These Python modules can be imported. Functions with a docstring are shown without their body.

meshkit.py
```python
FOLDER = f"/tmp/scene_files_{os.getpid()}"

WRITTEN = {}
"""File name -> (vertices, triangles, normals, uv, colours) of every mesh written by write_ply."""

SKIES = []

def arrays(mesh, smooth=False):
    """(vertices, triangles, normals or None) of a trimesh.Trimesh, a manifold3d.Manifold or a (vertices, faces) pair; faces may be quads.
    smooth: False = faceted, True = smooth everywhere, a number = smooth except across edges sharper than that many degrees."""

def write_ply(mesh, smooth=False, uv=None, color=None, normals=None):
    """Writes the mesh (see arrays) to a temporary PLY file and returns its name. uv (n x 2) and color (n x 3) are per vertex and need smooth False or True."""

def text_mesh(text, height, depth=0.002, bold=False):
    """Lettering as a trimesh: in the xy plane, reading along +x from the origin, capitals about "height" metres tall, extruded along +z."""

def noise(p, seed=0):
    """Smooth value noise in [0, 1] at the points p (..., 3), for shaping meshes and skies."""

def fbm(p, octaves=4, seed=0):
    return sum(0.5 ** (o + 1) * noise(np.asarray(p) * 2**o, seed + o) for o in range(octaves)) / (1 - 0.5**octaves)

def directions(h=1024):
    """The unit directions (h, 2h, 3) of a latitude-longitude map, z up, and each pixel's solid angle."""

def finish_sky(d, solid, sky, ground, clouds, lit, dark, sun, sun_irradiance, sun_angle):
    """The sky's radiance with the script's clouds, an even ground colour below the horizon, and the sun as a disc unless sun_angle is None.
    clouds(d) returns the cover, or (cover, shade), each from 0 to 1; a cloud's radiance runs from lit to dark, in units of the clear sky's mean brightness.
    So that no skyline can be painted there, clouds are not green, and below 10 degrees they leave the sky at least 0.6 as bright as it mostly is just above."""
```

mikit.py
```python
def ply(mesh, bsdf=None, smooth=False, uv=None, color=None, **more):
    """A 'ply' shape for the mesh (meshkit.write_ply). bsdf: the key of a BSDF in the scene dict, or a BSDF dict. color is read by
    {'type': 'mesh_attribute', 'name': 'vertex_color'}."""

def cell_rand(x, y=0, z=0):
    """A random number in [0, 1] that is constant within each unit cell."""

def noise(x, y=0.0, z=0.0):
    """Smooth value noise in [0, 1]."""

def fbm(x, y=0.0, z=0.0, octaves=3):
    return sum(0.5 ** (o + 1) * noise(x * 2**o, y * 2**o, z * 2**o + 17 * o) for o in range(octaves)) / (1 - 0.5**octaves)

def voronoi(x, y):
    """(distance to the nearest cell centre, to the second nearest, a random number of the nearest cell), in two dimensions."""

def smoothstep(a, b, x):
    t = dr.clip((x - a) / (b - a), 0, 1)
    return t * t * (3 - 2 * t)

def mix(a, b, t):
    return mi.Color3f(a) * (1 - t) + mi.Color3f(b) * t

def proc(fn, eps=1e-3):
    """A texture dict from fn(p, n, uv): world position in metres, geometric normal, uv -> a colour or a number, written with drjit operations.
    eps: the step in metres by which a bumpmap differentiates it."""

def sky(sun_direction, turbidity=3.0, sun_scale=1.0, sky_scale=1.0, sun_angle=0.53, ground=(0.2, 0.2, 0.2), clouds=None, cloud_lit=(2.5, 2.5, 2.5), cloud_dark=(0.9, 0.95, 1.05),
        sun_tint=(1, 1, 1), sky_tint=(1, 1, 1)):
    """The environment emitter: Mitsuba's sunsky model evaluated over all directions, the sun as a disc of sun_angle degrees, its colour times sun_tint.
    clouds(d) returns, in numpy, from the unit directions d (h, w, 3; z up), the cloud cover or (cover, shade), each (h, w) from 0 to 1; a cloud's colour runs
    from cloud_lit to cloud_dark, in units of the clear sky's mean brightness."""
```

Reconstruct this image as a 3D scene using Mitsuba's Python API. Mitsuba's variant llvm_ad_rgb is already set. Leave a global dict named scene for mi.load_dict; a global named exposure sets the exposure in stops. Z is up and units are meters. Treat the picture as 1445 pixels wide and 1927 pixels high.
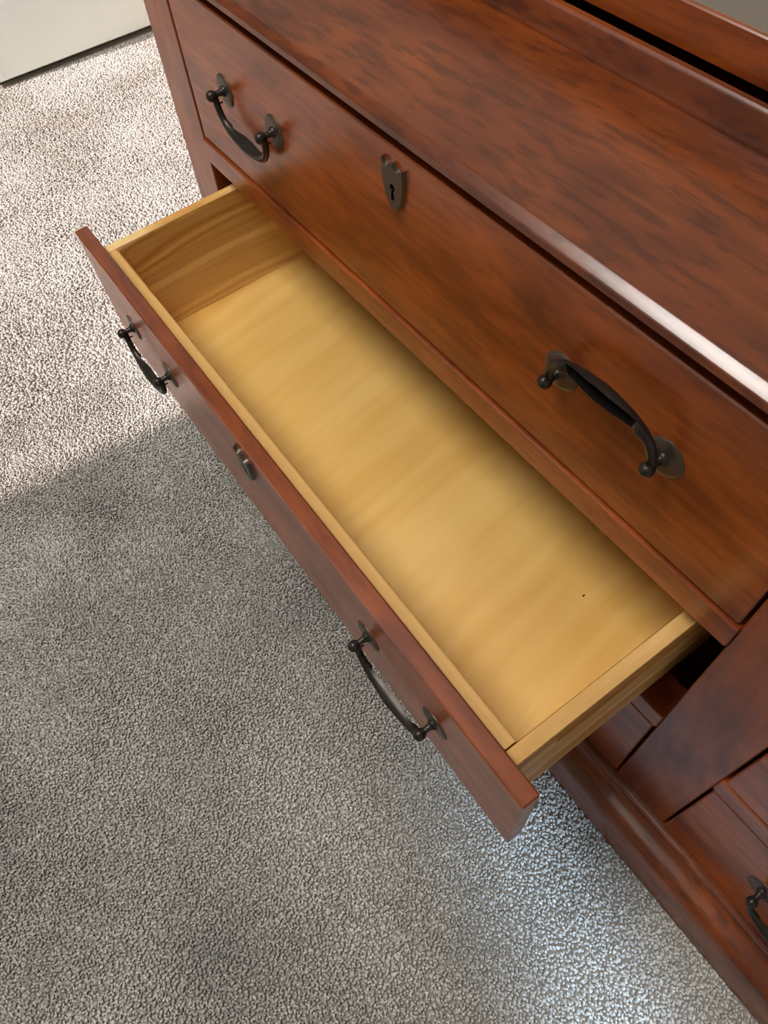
import math, random
import numpy as np
import trimesh, drjit as dr, mitsuba as mi
import mikit
from mikit import proc, noise, fbm, voronoi, smoothstep, mix
from meshkit import fbm as nfbm
from shapely.geometry import Polygon, Point
from scipy.spatial import cKDTree
from scipy.spatial.transform import Rotation as Ro

# ------------------------------------------------------------------ camera, sky, sun, exposure
FOV = 54.35513
CAM_R = np.array([[0.5862402, 0.8081608, -0.0565558], [0.6670289, -0.5211243, -0.5324489], [-0.4597769, 0.2744186, -0.8445707]])      # rows: right, down, forward
EYE = np.array([0.840213, -0.306022, 0.504674])
to_world = np.eye(4)
to_world[:3, 0], to_world[:3, 1], to_world[:3, 2], to_world[:3, 3] = -CAM_R[0], -CAM_R[1], CAM_R[2], EYE
exposure = 0.0
SUN = (-0.065, -0.875, 0.47)
scene = {
    'type': 'scene',
    'camera': {'type': 'perspective', 'fov': FOV, 'fov_axis': 'x', 'near_clip': 0.02, 'far_clip': 60.0,
               'to_world': mi.ScalarTransform4f(to_world.tolist())},
    'sky': mikit.sky(SUN, turbidity=4.0, sun_scale=5.7, sky_scale=4.0, sun_angle=0.9, ground=(0.3, 0.3, 0.28), sun_tint=(1.16, 1.10, 1.52)),
}
ADDED_CEILING_LAMP = (19.6, 19.1, 18.0)
ADDED_HALL_LAMP = (1700, 2500, 3400)
labels = {}

# ------------------------------------------------------------------ materials
def two(d):
    return {'type': 'twosided', 'bsdf': d}

def principled(fn, rough, spec=0.5, **kw):
    return two({'type': 'principled', 'base_color': fn if isinstance(fn, dict) else {'type': 'rgb', 'value': list(fn)},
                'roughness': rough, 'specular': spec, **kw})

def cherry(a, b, c, mott, shade=1.0):
    """stained cherry: a along the grain, b and c across"""
    w = fbm(a * 3.0, b * 9.0, c * 9.0)
    streak = fbm(a * 6.0 + w * 1.5, b * 90.0 + w * 9, c * 90.0 + w * 9, 4)
    cloud = fbm(a * 13.0 + 4 + w, b * 24.0, c * 24.0, 3)
    pore = noise(a * 70.0, b * 1300.0, c * 1300.0)
    t = dr.clip(0.5 + (streak - 0.5) * 0.8 + (cloud - 0.5) * (0.9 + 0.7 * mott), 0, 1)
    col = mix((0.100, 0.0175, 0.0042), (0.275, 0.060, 0.0095), t) * shade
    fleck = smoothstep(0.46, 0.68, fbm(a * 42.0 + w * 3, b * 210.0 + w * 4, c * 210.0, 4)) * mott
    col = mix(col, (0.045, 0.010, 0.0045), dr.clip(fleck * 0.45 + smoothstep(0.72, 0.95, pore) * 0.16, 0, 1))
    return col

def pine(a, b, c):
    w = fbm(a * 3.4, b * 5.0, c * 11.0, 3)
    h = c + 0.115 + (w - 0.5) * 0.050 + dr.square(a + 0.02) * 0.35
    wide = smoothstep(0.35, 0.62, fbm(a * 1.2 + 3, b * 6, h * 46.0, 2))
    thin = smoothstep(0.50, 0.80, noise(a * 0.8, b * 9, h * 150.0 + 5))
    fine = fbm(a * 9.0, b * 260.0, c * 260.0, 3)
    return mix((0.87, 0.625, 0.275), (0.52, 0.245, 0.045), dr.clip(wide * 0.62 + thin * 0.42 + (fine - 0.5) * 0.3, 0, 1))

def plyw(p, n, uv):
    w = fbm(p.x * 5.0, p.y * 3.0, 0.0, 3)
    s = fbm(p.x * 55.0 + p.y * 8 + w * 4, p.y * 5.0, 2.0, 4)
    s2 = fbm(p.x * 9.0 + w * 2, p.y * 2.5, 5.0, 3)
    return mix((0.80, 0.52, 0.165), (0.70, 0.405, 0.10), dr.clip(0.45 + (s - 0.5) * 1.2 + (s2 - 0.5) * 1.3, 0, 1))

scene['cherry_x'] = principled(proc(lambda p, n, uv: cherry(p.x, p.y, p.z, 0.55, 1.15)), 0.25, 0.95)
scene['cherry_z'] = principled(proc(lambda p, n, uv: cherry(p.z, p.x, p.y, 0.30)), 0.26, 0.95)
scene['cherry_top'] = principled(proc(lambda p, n, uv: cherry(p.x, p.y + 0.31, p.z * 0.5, 1.25, 0.72)), 0.27, 0.8)
scene['pine_y'] = principled(proc(lambda p, n, uv: pine(p.y, p.x * 0.4, p.z)), 0.45, 0.35)
scene['pine_x'] = principled(proc(lambda p, n, uv: pine(p.x * 0.15, p.z * 0.5, p.y * 1.3 + 0.1)), 0.45, 0.35)
scene['plywood'] = principled(proc(plyw), 0.42, 0.35)
scene['bronze'] = principled((0.040, 0.033, 0.028), 0.38, 0.5, metallic=0.75)
scene['bronze_plate'] = principled((0.095, 0.075, 0.060), 0.36, 0.5, metallic=0.7)
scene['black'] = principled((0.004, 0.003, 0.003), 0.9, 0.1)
scene['carpet_yarn'] = two({'type': 'diffuse', 'reflectance': {'type': 'mesh_attribute', 'name': 'vertex_color'}})
scene['carpet_flat'] = two({'type': 'diffuse', 'reflectance': {'type': 'rgb', 'value': [0.35, 0.335, 0.305]}})
scene['wall_paint'] = two({'type': 'diffuse', 'reflectance': {'type': 'rgb', 'value': [0.50, 0.455, 0.40]}})
scene['white_paint'] = principled((0.86, 0.96, 0.95), 0.45, 0.4)
scene['ceiling_paint'] = two({'type': 'diffuse', 'reflectance': {'type': 'rgb', 'value': [0.72, 0.70, 0.67]}})
scene['grey_top'] = principled((0.15, 0.128, 0.105), 0.4, 0.5)

# ------------------------------------------------------------------ mesh helpers
def hull(pts):
    return trimesh.convex.convex_hull(np.asarray(pts, float))

def cbox(x0, x1, y0, y1, z0, z1, c=0.0015):
    """box with chamfered edges"""
    lo, hi = np.array([x0, y0, z0]), np.array([x1, y1, z1])
    c = min(c, 0.4 * float((hi - lo).min()))
    pts = []
    for s in np.ndindex(2, 2, 2):
        k = np.where(np.array(s) == 1, hi, lo)
        d = np.where(np.array(s) == 1, -1.0, 1.0) * c
        for ax in range(3):
            q = k + d
            q[ax] = k[ax]
            pts.append(q)
    return hull(pts)

def prof_x(yz, x0, x1):
    m = trimesh.creation.extrude_polygon(Polygon(yz), x1 - x0, engine='earcut')
    v = m.vertices.copy()
    m.vertices = np.c_[v[:, 2] + x0, v[:, 0], v[:, 1]]
    return m

def prof_y(zx, y0, y1):
    m = trimesh.creation.extrude_polygon(Polygon(zx), y1 - y0, engine='earcut')
    v = m.vertices.copy()
    m.vertices = np.c_[v[:, 1], v[:, 2] + y0, v[:, 0]]
    return m

def lathe_front(profile, sections=28):
    """profile of (radius, distance out of the drawer face); axis along -y"""
    m = trimesh.creation.revolve(np.asarray(profile, float), sections=sections)
    v = m.vertices.copy()
    m.vertices = np.c_[v[:, 0], -v[:, 2], v[:, 1]]
    m.fix_normals()
    return m

def moved(m, f):
    m = m.copy()
    m.vertices = f(np.array(m.vertices))
    return m

def add(key, mesh, bsdf, smooth=False, **kw):
    k, i = key, 0
    while k in scene:
        i += 1
        k = f'{key}_{i:03d}'
    scene[k] = mikit.ply(mesh, bsdf, smooth=smooth, **kw)
    return k

def struct(key, mesh, bsdf, smooth=False):
    k = add(key, mesh, bsdf, smooth)
    labels[k] = {'kind': 'structure'}
    return k

# ------------------------------------------------------------------ dimensions (metres; z = 0 at the lower edge of the upper drawer)
FLOOR, CEIL = -0.52, 1.90
W, D, RH, SW, SW2 = 0.80, 0.1722, 0.0321, 0.072, 0.0705
ZL, ZBM = -0.2459, -0.4258
X0, X1 = -SW, 2 * W + SW2 + SW          # outer faces of the dresser
XR = W + SW2                            # left edge of the right bank
YB = 0.50                               # back of the dresser
ZTOP = 0.1975

# ------------------------------------------------------------------ the room
def wall_y(y0, y1, x0, x1, hole=None):
    """wall across y with an optional opening (x0, x1, z0, z1)"""
    if hole is None:
        return cbox(x0, x1, y0, y1, FLOOR, CEIL, 0.0)
    a, b, c, d = hole
    return trimesh.util.concatenate([cbox(x0, a, y0, y1, FLOOR, CEIL, 0), cbox(b, x1, y0, y1, FLOOR, CEIL, 0),
                                     cbox(a, b, y0, y1, d, CEIL, 0), cbox(a, b, y0, y1, FLOOR, c, 0)])

RX0, RX1, RY0, RY1 = -3.0, 2.12, -3.2, 0.53
struct('floor', cbox(RX0 - 0.1, 5.2, RY0 - 0.1, RY1 + 0.1, FLOOR - 0.1, FLOOR - 0.003, 0), 'carpet_flat')
struct('ceiling', cbox(RX0 - 0.1, 5.2, RY0 - 0.1, RY1 + 0.1, CEIL, CEIL + 0.1, 0), 'ceiling_paint')
struct('wall_back', wall_y(RY1, RY1 + 0.1, RX0 - 0.1, RX1 + 3.1), 'wall_paint')
WIN = (-2.75, -0.335, 0.30, 1.72)  # window opening added out of view; its jamb bounds the sunlit carpet
struct('wall_front', wall_y(RY0 - 0.1, RY0, RX0 - 0.1, RX1 + 3.1, WIN), 'wall_paint')
struct('wall_left', cbox(RX0 - 0.1, RX0, RY0, RY1, FLOOR, CEIL, 0), 'wall_paint')
# right wall; its low slot is added, letting lamplight reach only the carpet
LAMP_SLOT = (-0.53, -0.41, -0.42, 0.46)
struct('wall_right', trimesh.util.concatenate([
    cbox(RX1, RX1 + 0.1, RY0, LAMP_SLOT[0], FLOOR, CEIL, 0), cbox(RX1, RX1 + 0.1, LAMP_SLOT[1], RY1, FLOOR, CEIL, 0),
    cbox(RX1, RX1 + 0.1, LAMP_SLOT[0], LAMP_SLOT[1], LAMP_SLOT[3], CEIL, 0), cbox(RX1, RX1 + 0.1, LAMP_SLOT[0], LAMP_SLOT[1], FLOOR, LAMP_SLOT[2], 0)]), 'wall_paint')
struct('wall_hall', cbox(5.1, 5.2, RY0, RY1, FLOOR, CEIL, 0), 'white_paint')
# frame of the added window, unseen
fw = 0.05
struct('added_window_1', trimesh.util.concatenate([
    cbox(WIN[0], WIN[1], RY0 - 0.08, RY0 - 0.03, WIN[2], WIN[2] + 0.03), cbox(WIN[0], WIN[1], RY0 - 0.08, RY0 - 0.03, WIN[3] - 0.03, WIN[3]),
    cbox(WIN[0], WIN[0] + 0.03, RY0 - 0.08, RY0 - 0.03, WIN[2], WIN[3]), cbox(WIN[1] - 0.012, WIN[1], RY0 - 0.08, RY0 - 0.03, WIN[2], WIN[3])]), 'white_paint')
# closet projection with the white door on the left
CX = -1.42
struct('wall_closet', cbox(RX0, CX - 0.035, -0.03, RY1, FLOOR, CEIL, 0), 'wall_paint')
struct('door_1', cbox(CX - 0.034, CX, -0.025, RY1 - 0.002, FLOOR + 0.016, 1.5, 0.002), 'white_paint')

# ------------------------------------------------------------------ carpet pile
rng = np.random.default_rng(7)
def pile(x0, x1, y0, y1, pitch, radius, height):
    """cut-pile tufts: little leaning twists of yarn, one six-sided blob each"""
    gx, gy = np.meshgrid(np.arange(x0, x1, pitch), np.arange(y0, y1, pitch * 0.92), indexing='ij')
    gx = gx + (np.arange(gx.shape[1]) % 2)[None, :] * pitch * 0.5
    c = np.stack([gx.ravel(), gy.ravel()], 1) + rng.uniform(-0.36, 0.36, (gx.size, 2)) * pitch
    c[:, 0], c[:, 1] = np.clip(c[:, 0], x0, x1), np.clip(c[:, 1], y0, y1)
    n = len(c)
    P3 = np.c_[c * 9.0, np.zeros(n)]
    swirl = np.stack([nfbm(P3, 3, 1), nfbm(P3, 3, 5)], 1) - 0.5          # the pile lies in broad swirls
    lean = swirl * 1.0 + rng.normal(0, 0.30, (n, 2))
    H = height * rng.uniform(0.70, 1.12, n)
    R = radius * rng.uniform(0.80, 1.20, n)
    ang = rng.uniform(0, 2 * np.pi, n)[:, None] + np.arange(5)[None] * np.pi * 0.4
    stretch = 1 + 0.25 * np.sin(2 * ang + rng.uniform(0, 6.28, n)[:, None])
    ring = np.stack([np.cos(ang), np.sin(ang)], -1) * (R[:, None] * stretch)[..., None]
    def layer(t, k):
        v = np.empty((n, 5, 3))
        v[..., :2] = (c + lean * (H * t)[:, None])[:, None] + ring * k
        v[..., 2] = FLOOR - 0.003 + (H * t)[:, None]
        return v
    apex = np.empty((n, 1, 3))
    apex[:, 0, :2] = c + lean * H[:, None]
    apex[:, 0, 2] = FLOOR - 0.003 + H
    v = np.concatenate([layer(0.0, 0.72), layer(0.74, 1.0), apex], 1)      # 11 vertices
    v[..., 0], v[..., 1] = np.clip(v[..., 0], x0 - 0.002, x1 + 0.002), np.clip(v[..., 1], y0 - 0.002, y1 + 0.0014)
    f = []
    for j in range(5):
        a0, a1, b0, b1 = j, (j + 1) % 5, 5 + j, 5 + (j + 1) % 5
        f += [[a0, a1, b1], [a0, b1, b0], [b0, b1, 10]]
    F = (np.array(f)[None] + (np.arange(n) * 11)[:, None, None]).reshape(-1, 3)
    broad = nfbm(np.c_[c * 6.0, np.zeros(n)], 4, 3) - 0.5
    k = np.clip(1 + 0.13 * rng.normal(0, 1, n) + 0.7 * broad, 0.5, 1.6)
    col = np.clip(k[:, None] * np.array([0.572, 0.566, 0.538]), 0, 0.85)
    return v.reshape(-1, 3), F, np.repeat(col, 11, axis=0)

parts = [pile(-0.30, 1.26, -0.80, -0.0405, 0.0037, 0.00195, 0.0058), pile(CX + 0.004, -0.30, -0.85, 0.515, 0.0052, 0.0030, 0.0060),
         pile(-0.30, -0.1055, -0.042, 0.515, 0.0052, 0.0030, 0.0060)]
off, V, F, C = 0, [], [], []
for v, f, c in parts:
    V.append(v); F.append(f + off); C.append(c); off += len(v)
k = add('carpet', trimesh.Trimesh(np.vstack(V), np.vstack(F), process=False), 'carpet_yarn', True, color=np.vstack(C))
labels[k] = {'label': 'grey beige cut pile carpet covering the floor in front of the dresser', 'category': 'carpet', 'kind': 'stuff'}

# ------------------------------------------------------------------ hardware
R_PLATE, PITCH, Z_H = 0.0165, 0.0985, 0.0930
def plate_mesh():
    r = R_PLATE
    return lathe_front([(0, 0.0), (r, 0.0), (r, 0.0006), (r - 0.0012, 0.0016), (r - 0.004, 0.0020), (0.005, 0.0022), (0, 0.0022)], 40)

def post_mesh():
    prof = [(0, 0.0018), (0.0056, 0.0018), (0.0054, 0.0034), (0.0040, 0.0046), (0.0031, 0.0062), (0.0028, 0.0122)]
    for a in np.linspace(math.radians(150), 0.0, 12):
        prof.append((max(0.0056 * math.sin(a), 0.0), 0.0165 + 0.0056 * math.cos(a)))
    return lathe_front(prof, 24)

BAIL_T = 0.0345
def bail_mesh(phi):
    """hollow-backed bail hung on the two posts; phi = angle out of hanging straight down"""
    n, K = 72, 20
    u = np.sin(np.linspace(-1, 1, n) * math.pi / 2)
    nn = 2.9
    t = BAIL_T * np.maximum(1 - np.abs(u) ** nn, 0) ** (1 / nn)
    x = u * PITCH / 2
    # resample by arc length
    s = np.r_[0, np.cumsum(np.hypot(np.diff(x), np.diff(t)))]
    ss = np.linspace(0, s[-1], n)
    x, t = np.interp(ss, s, x), np.interp(ss, s, t)
    x, t = [np.convolve(np.pad(a, 2, mode='reflect', reflect_type='odd'), np.ones(5) / 5, 'valid') for a in (x, t)]
    g = ss / s[-1] * 2 - 1
    tx, tt = np.gradient(x), np.gradient(t)
    L = np.hypot(tx, tt); tx, tt = tx / L, tt / L
    nx, nt = -tt, tx                       # in-plane outward normal
    verts = []
    ta = np.array([0, -math.sin(phi), -math.cos(phi)])
    wa = np.array([0, -math.cos(phi), math.sin(phi)])
    for i in range(n):
        m = max(0.0, 1 - abs(g[i]) / 0.62)
        a = 0.0034 + 0.0040 * m + 0.0006 * math.sin(math.pi * min(1, max(0, 1 - abs(g[i]))))
        b = 0.0036 + 0.0028 * m
        hol = min(1.0, max(0.0, (0.50 - abs(g[i])) / 0.14))
        for j in range(K):
            th = 2 * math.pi * j / K
            ca, sa = math.cos(th), math.sin(th)
            dw = 0.0042 * min(1.0, 1.3 * m)
            p_in, w = a * ca, -dw + (b + dw) * sa
            if sa < -1e-6:
                inner = -dw + (b + dw - 0.0009) * (-sa)
                w = (1 - hol) * (b * 0.9 * sa - dw) + hol * inner
                p_in = (1 - hol) * p_in + hol * (a - 0.0009) * ca
            base = np.array([x[i] + nx[i] * p_in, 0, 0]) + ta * (t[i] + nt[i] * p_in) + wa * w
            verts.append(base)
    verts = np.array(verts)
    F = []
    for i in range(n - 1):
        for j in range(K):
            a0, a1, b0, b1 = i * K + j, i * K + (j + 1) % K, (i + 1) * K + j, (i + 1) * K + (j + 1) % K
            F += [[a0, a1, b1], [a0, b1, b0]]
    for i, flip in ((0, True), (n - 1, False)):
        for j in range(1, K - 1):
            f = [i * K, i * K + j, i * K + j + 1]
            F.append(f[::-1] if flip else f)
    m = trimesh.Trimesh(verts, F, process=False)
    out = [m]
    for sx in (-1, 1):                      # eye round the post, and the little stop pin
        ring = trimesh.creation.torus(0.0030, 0.0014, 18, 10)
        v = ring.vertices.copy()
        ring.vertices = np.c_[v[:, 0] + sx * PITCH / 2, v[:, 2], v[:, 1]]
        ring.fix_normals()
        out.append(ring)
        e = np.array([sx * (PITCH / 2 - 0.001), 0, 0]) + ta * 0.0095
        pin = trimesh.creation.cylinder(0.0008, segment=[e + wa * 0.002, e - wa * 0.0065], sections=8)
        out.append(pin)
    trimesh.repair.fix_normals(m)
    # inside of the hollow back, its own mesh, painted black for its shade
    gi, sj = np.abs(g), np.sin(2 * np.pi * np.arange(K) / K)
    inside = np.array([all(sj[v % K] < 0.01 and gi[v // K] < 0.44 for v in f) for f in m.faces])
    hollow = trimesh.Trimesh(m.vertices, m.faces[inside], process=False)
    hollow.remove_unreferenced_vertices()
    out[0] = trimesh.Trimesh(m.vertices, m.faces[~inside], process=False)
    return trimesh.util.concatenate(out), hollow

def shield():
    h = 0.0200
    def arc(xa, za, xb, zb, sag, n=8):
        s = np.linspace(0, 1, n)
        return [(xa + (xb - xa) * q, za + (zb - za) * q - sag * 4 * q * (1 - q)) for q in s]
    top = arc(-0.0148, 0.0195, 0.0, 0.0200, 0.0052) + arc(0.0, 0.0200, 0.0148, 0.0195, 0.0052)[1:]
    right = [(0.0150, 0.012), (0.0146, 0.002), (0.0130, -0.006), (0.0100, -0.0135), (0.0065, -0.0185), (0.0028, -0.0215)]
    out = top + right + [(-a, b) for a, b in right[::-1]]
    key = Polygon([(-0.0014, -0.0035), (-0.0027, -0.0130), (0.0027, -0.0130), (0.0014, -0.0035)]).union(Point(0, -0.001).buffer(0.0034, 12)).union(
        Polygon([(-0.0012, -0.001), (0.0012, -0.001), (0.0012, -0.006), (-0.0012, -0.006)]))
    return Polygon(out).difference(key), key

def upright(m, y=0.0):
    """xy-plane extrusion to the drawer face: (x, y, h) -> (x, -h, y)"""
    v = m.vertices.copy()
    m.vertices = np.c_[v[:, 0], y - v[:, 2], v[:, 1]]
    m.fix_normals()
    return m

def escutcheon_meshes():
    P, key = shield()
    m = trimesh.creation.extrude_polygon(P, 0.0042, engine='earcut')
    v = m.vertices.copy()
    topv = v[:, 2] > 0.004
    v[topv, 0] *= 0.90
    v[topv, 1] = v[topv, 1] * 0.96
    m.vertices = v
    kh = trimesh.creation.extrude_polygon(key.buffer(0.0006), 0.0003, engine='earcut')
    return upright(m), upright(kh)

PLATE, POST = plate_mesh(), post_mesh()
ESC, KEYHOLE_SHADE = escutcheon_meshes()

def hardware(drawer, origin, f, lock=True, angles=(0.12, 0.12), width=W, centres=(0.147, 0.647)):
    """handles on a drawer face; origin = (x, y, z) of the face's lower left corner; f moves world points (identity for closed drawers)"""
    ox, oy, oz = origin
    for c, phi in zip(centres, angles):
        for sx in (-1, 1):
            at = np.array([ox + c + sx * PITCH / 2, oy, oz + Z_H])
            add(f'{drawer}__backplate', moved(PLATE, lambda v: f(v + at)), 'bronze_plate', 35)
            add(f'{drawer}__handle_post', moved(POST, lambda v: f(v + at)), 'bronze', 50)
        at = np.array([ox + c, oy - 0.0130, oz + Z_H])
        bail, hollow = bail_mesh(phi)
        add(f'{drawer}__bail_handle', moved(bail, lambda v: f(v + at)), 'bronze', 40)
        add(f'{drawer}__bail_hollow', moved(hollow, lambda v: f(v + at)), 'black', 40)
    if lock:
        at = np.array([ox + 0.399, oy, oz + 0.1405])
        add(f'{drawer}__escutcheon', moved(ESC, lambda v: f(v + at)), 'bronze_plate', 25)
        add(f'{drawer}__keyhole', moved(KEYHOLE_SHADE, lambda v: f(v + at)), 'black')  # flat black plate, painted in for the dark of the hole

ident = lambda v: v
# ------------------------------------------------------------------ dresser: case
d = 'dresser'
labels[d] = {'label': 'reddish-brown cherry dresser with dark bronze bail handles and one drawer pulled open', 'category': 'dresser'}
GAP = 0.003
add(f'{d}__stile', cbox(X0, 0, 0.0, 0.024, ZBM, 0.185, 0.0012), 'cherry_z')
add(f'{d}__stile', cbox(W, XR, 0.0015, 0.0255, ZBM, 0.185, 0.0012), 'cherry_z')
add(f'{d}__stile', cbox(2 * W + SW2, X1, 0.0, 0.024, ZBM, 0.185, 0.0012), 'cherry_z')
for xa in (0.0, XR):
    add(f'{d}__rail', cbox(xa, xa + W, -0.0022, 0.05, -RH, -0.0022, 0.0012), 'cherry_x')
    add(f'{d}__rail', cbox(xa, xa + W, 0.0, 0.04, ZL + 0.003, ZL + 0.0325, 0.0012), 'cherry_x')
    add(f'{d}__frieze', cbox(xa, xa + W, 0.065, 0.08, 0.140, 0.186, 0.0005), 'cherry_x')
add(f'{d}__side_panel', cbox(X0, X0 + 0.02, 0.024, YB, FLOOR + 0.004, 0.185, 0.001), 'cherry_z')
add(f'{d}__side_panel', cbox(X1 - 0.02, X1, 0.024, YB, FLOOR + 0.004, 0.185, 0.001), 'cherry_z')
add(f'{d}__divider', cbox(W + 0.025, XR - 0.025, 0.0255, YB - 0.012, ZBM, 0.185, 0.001), 'cherry_z')
add(f'{d}__back_panel', cbox(X0 + 0.02, X1 - 0.02, YB - 0.012, YB - 0.003, FLOOR + 0.02, 0.185, 0.001), 'cherry_z')
add(f'{d}__bottom_panel', cbox(X0 + 0.02, X1 - 0.02, 0.0, YB - 0.012, ZBM - 0.016, ZBM - 0.001, 0.001), 'cherry_x')
# top with its rounded front edge
OV = 0.006
top_prof = [(-OV, 0.186), (-OV, 0.1915), (-OV + 0.0006, 0.1925), (0.0006, 0.1967), (0.0030, ZTOP), (YB, ZTOP), (YB, 0.186)]
add(f'{d}__top_panel', prof_x(top_prof, X0 - 0.008, X1 + 0.008), 'cherry_top', 25)
# raised moulding, recess and rail of the upper case
mo = [(0.1565, ZTOP - 0.001), (0.1562, 0.2005), (0.1572, 0.204), (0.1578, 0.2195), (0.1586, 0.2213), (0.1602, 0.2225), (0.1650, 0.2225), (0.1650, ZTOP - 0.001)]
add(f'{d}__moulding', prof_x(mo, X0 + 0.02, X1 - 0.02), 'cherry_top', 25)
add(f'{d}__upper_rail', cbox(X0 + 0.03, X1 - 0.03, 0.177, 0.1825, 0.2215, 0.2505, 0.0010), 'cherry_x')
add(f'{d}__upper_case', cbox(X0 + 0.03, X1 - 0.03, 0.1826, YB, 0.2300, 0.2455, 0.001), 'cherry_x')
for xa in (X0 + 0.03, X1 - 0.05):
    add(f'{d}__upper_side', cbox(xa, xa + 0.02, 0.1952, YB, ZTOP, 0.2299, 0.001), 'cherry_x')
add(f'{d}__upper_back', cbox(X0 + 0.05, X1 - 0.05, YB - 0.02, YB, ZTOP, 0.2299, 0.001), 'cherry_x')
add(f'{d}__upper_panel', cbox(X0 + 0.032, X1 - 0.032, 0.1828, YB - 0.01, 0.2456, 0.2496, 0.0008), 'grey_top')
labels[f'{d}__upper_panel'] = {'label': 'flat taupe grey panel on top of the raised rear section'}
# base moulding
bp = [(0.012, -0.4268), (-0.003, -0.4272), (-0.0062, -0.4290), (-0.0078, -0.4320), (-0.0078, -0.4350), (-0.0090, -0.4375), (-0.0120, -0.4400), (-0.0175, -0.4425), (-0.0230, -0.4438),
      (-0.0275, -0.4455), (-0.0325, -0.4490), (-0.0365, -0.4545), (-0.0385, -0.4620), (-0.0385, FLOOR + 0.001), (0.012, FLOOR + 0.001)]
add(f'{d}__base_moulding', prof_x(bp, X0 - 0.03, X1 + 0.03), 'cherry_top', 32)

# ------------------------------------------------------------------ dresser: drawers
YF = 0.0006                                  # closed drawer faces
def face(key, x0, z0, h):
    return add(key, cbox(x0 + GAP, x0 + W - GAP, YF, 0.020, z0, z0 + h, 0.0013), 'cherry_x')
k = face(f'{d}__drawer', 0, 0.0, D - 0.001)
hardware(k, (0, YF, 0), ident, angles=(-0.05, math.radians(172)))
labels[k] = {'label': 'closed top drawer with a shield-shaped keyhole plate'}
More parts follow.
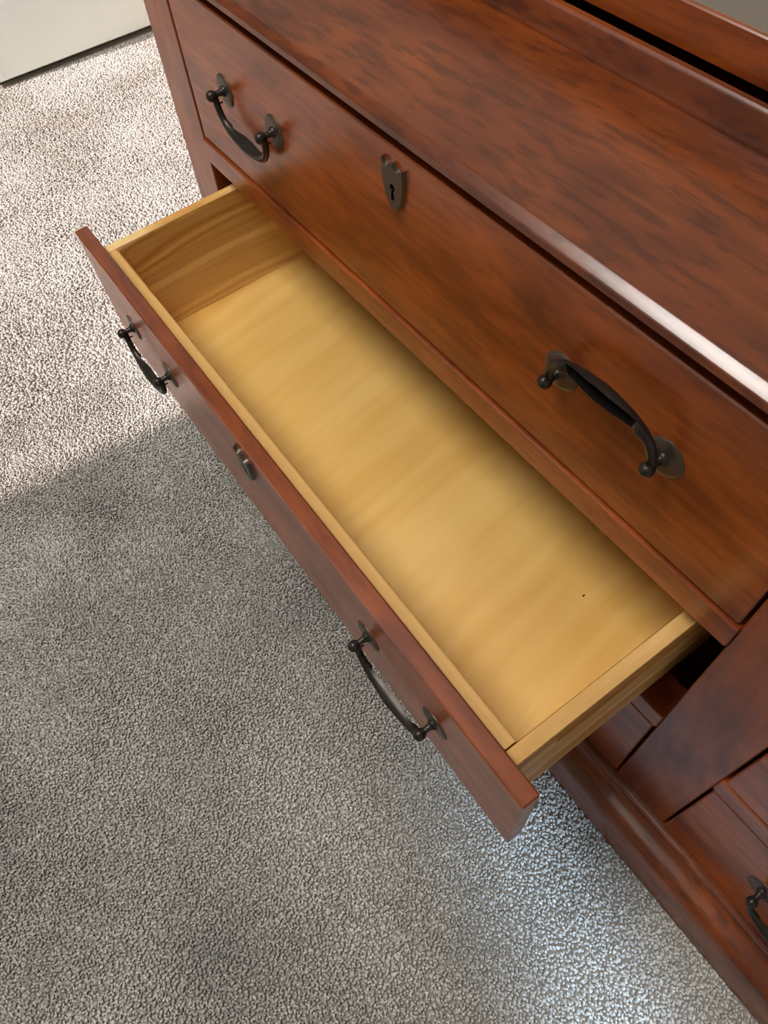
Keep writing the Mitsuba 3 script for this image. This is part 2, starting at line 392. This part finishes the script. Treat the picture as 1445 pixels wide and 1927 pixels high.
# the open drawer
YAW, DROOP, ROLL = -0.0092, 0.0311, 0.0034
OPEN, FH, TH = 0.1903, 0.1749, 0.0162
ROT = Ro.from_euler('zxy', [YAW, DROOP, ROLL])
def out(v):
    """drawer coordinates (x 0..W, y from the outer face inwards, z from its top edge) to the room"""
    return ROT.apply(np.asarray(v, float) - [W / 2, 0.3, 0]) + [W / 2, 0.3 - OPEN, -RH - 0.004]
DE, INS, SIDE, BFY, BB, ZB = 0.0156, 0.0269, 0.0147, 0.0312, 0.1615, 0.1561
od = add(f'{d}__drawer', moved(cbox(0.001, W - 0.001, 0, TH, -FH, 0, 0.0013), out), 'cherry_x')
labels[od] = {'label': 'drawer pulled open, pale pine box behind a cherry front'}
YE = 0.44
def side_mesh(x0, x1, groove):
    r = 0.0055
    zt, zb = -DE, -BB
    prof = [(zb, x0), (zt - r, x0), (zt - 0.0012, x0 + 0.0012), (zt, x0 + r), (zt, x1 - r), (zt - 0.0012, x1 - 0.0012), (zt - r, x1), (zb, x1)]
    m = prof_y(prof, TH + 0.0003, YE)
    m.fix_normals()
    g0, g1 = -DE - 0.014, -DE - 0.036
    cut = cbox(x1 - 0.008, x1 + 0.01, TH + 0.045, YE + 0.02, g1, g0, 0) if groove > 0 else cbox(x0 - 0.01, x0 + 0.008, TH + 0.045, YE + 0.02, g1, g0, 0)
    return trimesh.boolean.difference([m, cut], engine='manifold')
add(f'{od}__side_panel', moved(side_mesh(INS, INS + SIDE, -1), out), 'pine_y', 50)
add(f'{od}__side_panel', moved(side_mesh(W - INS - SIDE, W - INS, 1), out), 'pine_y', 50)
r = 0.003
fp = [(TH + 0.0003, -BB), (TH + 0.0003, -DE), (BFY - r, -DE), (BFY - 0.0009, -DE - 0.0009), (BFY, -DE - r), (BFY, -BB)]
add(f'{od}__inner_front', moved(prof_x(fp, INS + SIDE + 0.0002, W - INS - SIDE - 0.0002), out), 'pine_x', 50)
add(f'{od}__back_board', moved(cbox(INS + SIDE, W - INS - SIDE, YE - 0.014, YE, -BB, -DE - 0.006, 0.001), out), 'pine_x')
add(f'{od}__bottom_board', moved(cbox(INS + SIDE - 0.002, W - INS - SIDE + 0.002, BFY - 0.002, YE - 0.012, -ZB - 0.004, -ZB, 0.0002), out), 'plywood')
hardware(od, (0, 0, -FH), out, angles=(0.05, 0.05))
# wooden runners in the open compartment
for xs in (0.006, W - 0.022):
    add(f'{d}__runner', cbox(xs, xs + 0.016, 0.05, YB - 0.02, -0.0855, -0.0690, 0.001), 'cherry_x')
# bottom left drawer and the right bank
ZD3 = ZBM + 0.003
for x0, z0, h in ((0, ZD3, ZL - ZD3), (XR, 0.0, D - 0.001), (XR, ZL + 0.0345, -RH - 0.003 - ZL - 0.0345), (XR, ZD3, ZL - ZD3)):
    k = face(f'{d}__drawer', x0, z0, h)
    hardware(k, (x0, YF, z0), ident, lock=z0 == 0.0, angles=(0.05, 0.05))

# ------------------------------------------------------------------ a speck on the drawer bottom
def on_bottom():
    q = out([[0.7, 0.2, -ZB], [0.1, 0.2, -ZB], [0.7, 0.4, -ZB]])
    n = np.cross(q[1] - q[0], q[2] - q[0])
    dirn = CAM_R.T @ np.array([(1098 - 722.5) / (722.5 / math.tan(math.radians(FOV) / 2)), (1121 - 963.5) / (722.5 / math.tan(math.radians(FOV) / 2)), 1])
    return EYE + dirn * (n @ (q[0] - EYE)) / (n @ dirn)
SPECK = np.array(on_bottom())
m = trimesh.creation.icosphere(2, 1.0)
m.vertices = m.vertices * [0.0007, 0.0016, 0.0005] + SPECK + [0, 0, 0.0004]
k = add('wood_crumb', m, 'black', True)
labels[k] = {'label': 'tiny dark crumb lying on the bottom of the open drawer', 'category': 'crumb'}

# ------------------------------------------------------------------ added lamps, all unseen
lamp = trimesh.creation.revolve([(0, -0.095), (0.22, -0.086), (0.35, -0.06), (0.42, -0.018), (0.42, 0.0), (0, 0.0)], sections=40)
lamp.apply_translation([0.15, -0.75, CEIL - 0.006])
lamp.fix_normals()
scene['added_ceiling_lamp__shade'] = mikit.ply(lamp, 'white_paint', smooth=40, emitter={'type': 'area', 'radiance': {'type': 'rgb', 'value': list(ADDED_CEILING_LAMP)}})  # unseen lamp added to supply the soft overhead light
labels['added_ceiling_lamp'] = {'label': 'added unseen ceiling lamp giving the room its general light', 'category': 'lamp'}
HL = np.array([4.2, -0.98, 1.72])
globe = trimesh.creation.icosphere(3, 0.09)
globe.apply_translation(HL)
scene['added_hall_lamp__globe'] = mikit.ply(globe, 'white_paint', smooth=True, emitter={'type': 'area', 'radiance': {'type': 'rgb', 'value': list(ADDED_HALL_LAMP)}})  # unseen lamp added to throw the cool patch on the carpet
pole = trimesh.creation.cylinder(0.012, segment=[[HL[0], HL[1], FLOOR], [HL[0], HL[1], HL[2] - 0.087]], sections=20)
foot = trimesh.creation.cylinder(0.13, segment=[[HL[0], HL[1], FLOOR - 0.003], [HL[0], HL[1], FLOOR + 0.02]], sections=32)
add('added_hall_lamp__pole', pole, 'bronze', 40)
add('added_hall_lamp__base', foot, 'bronze', 40)
labels['added_hall_lamp'] = {'label': 'added unseen globe lamp throwing the cool carpet patch through the low wall slot', 'category': 'lamp'}
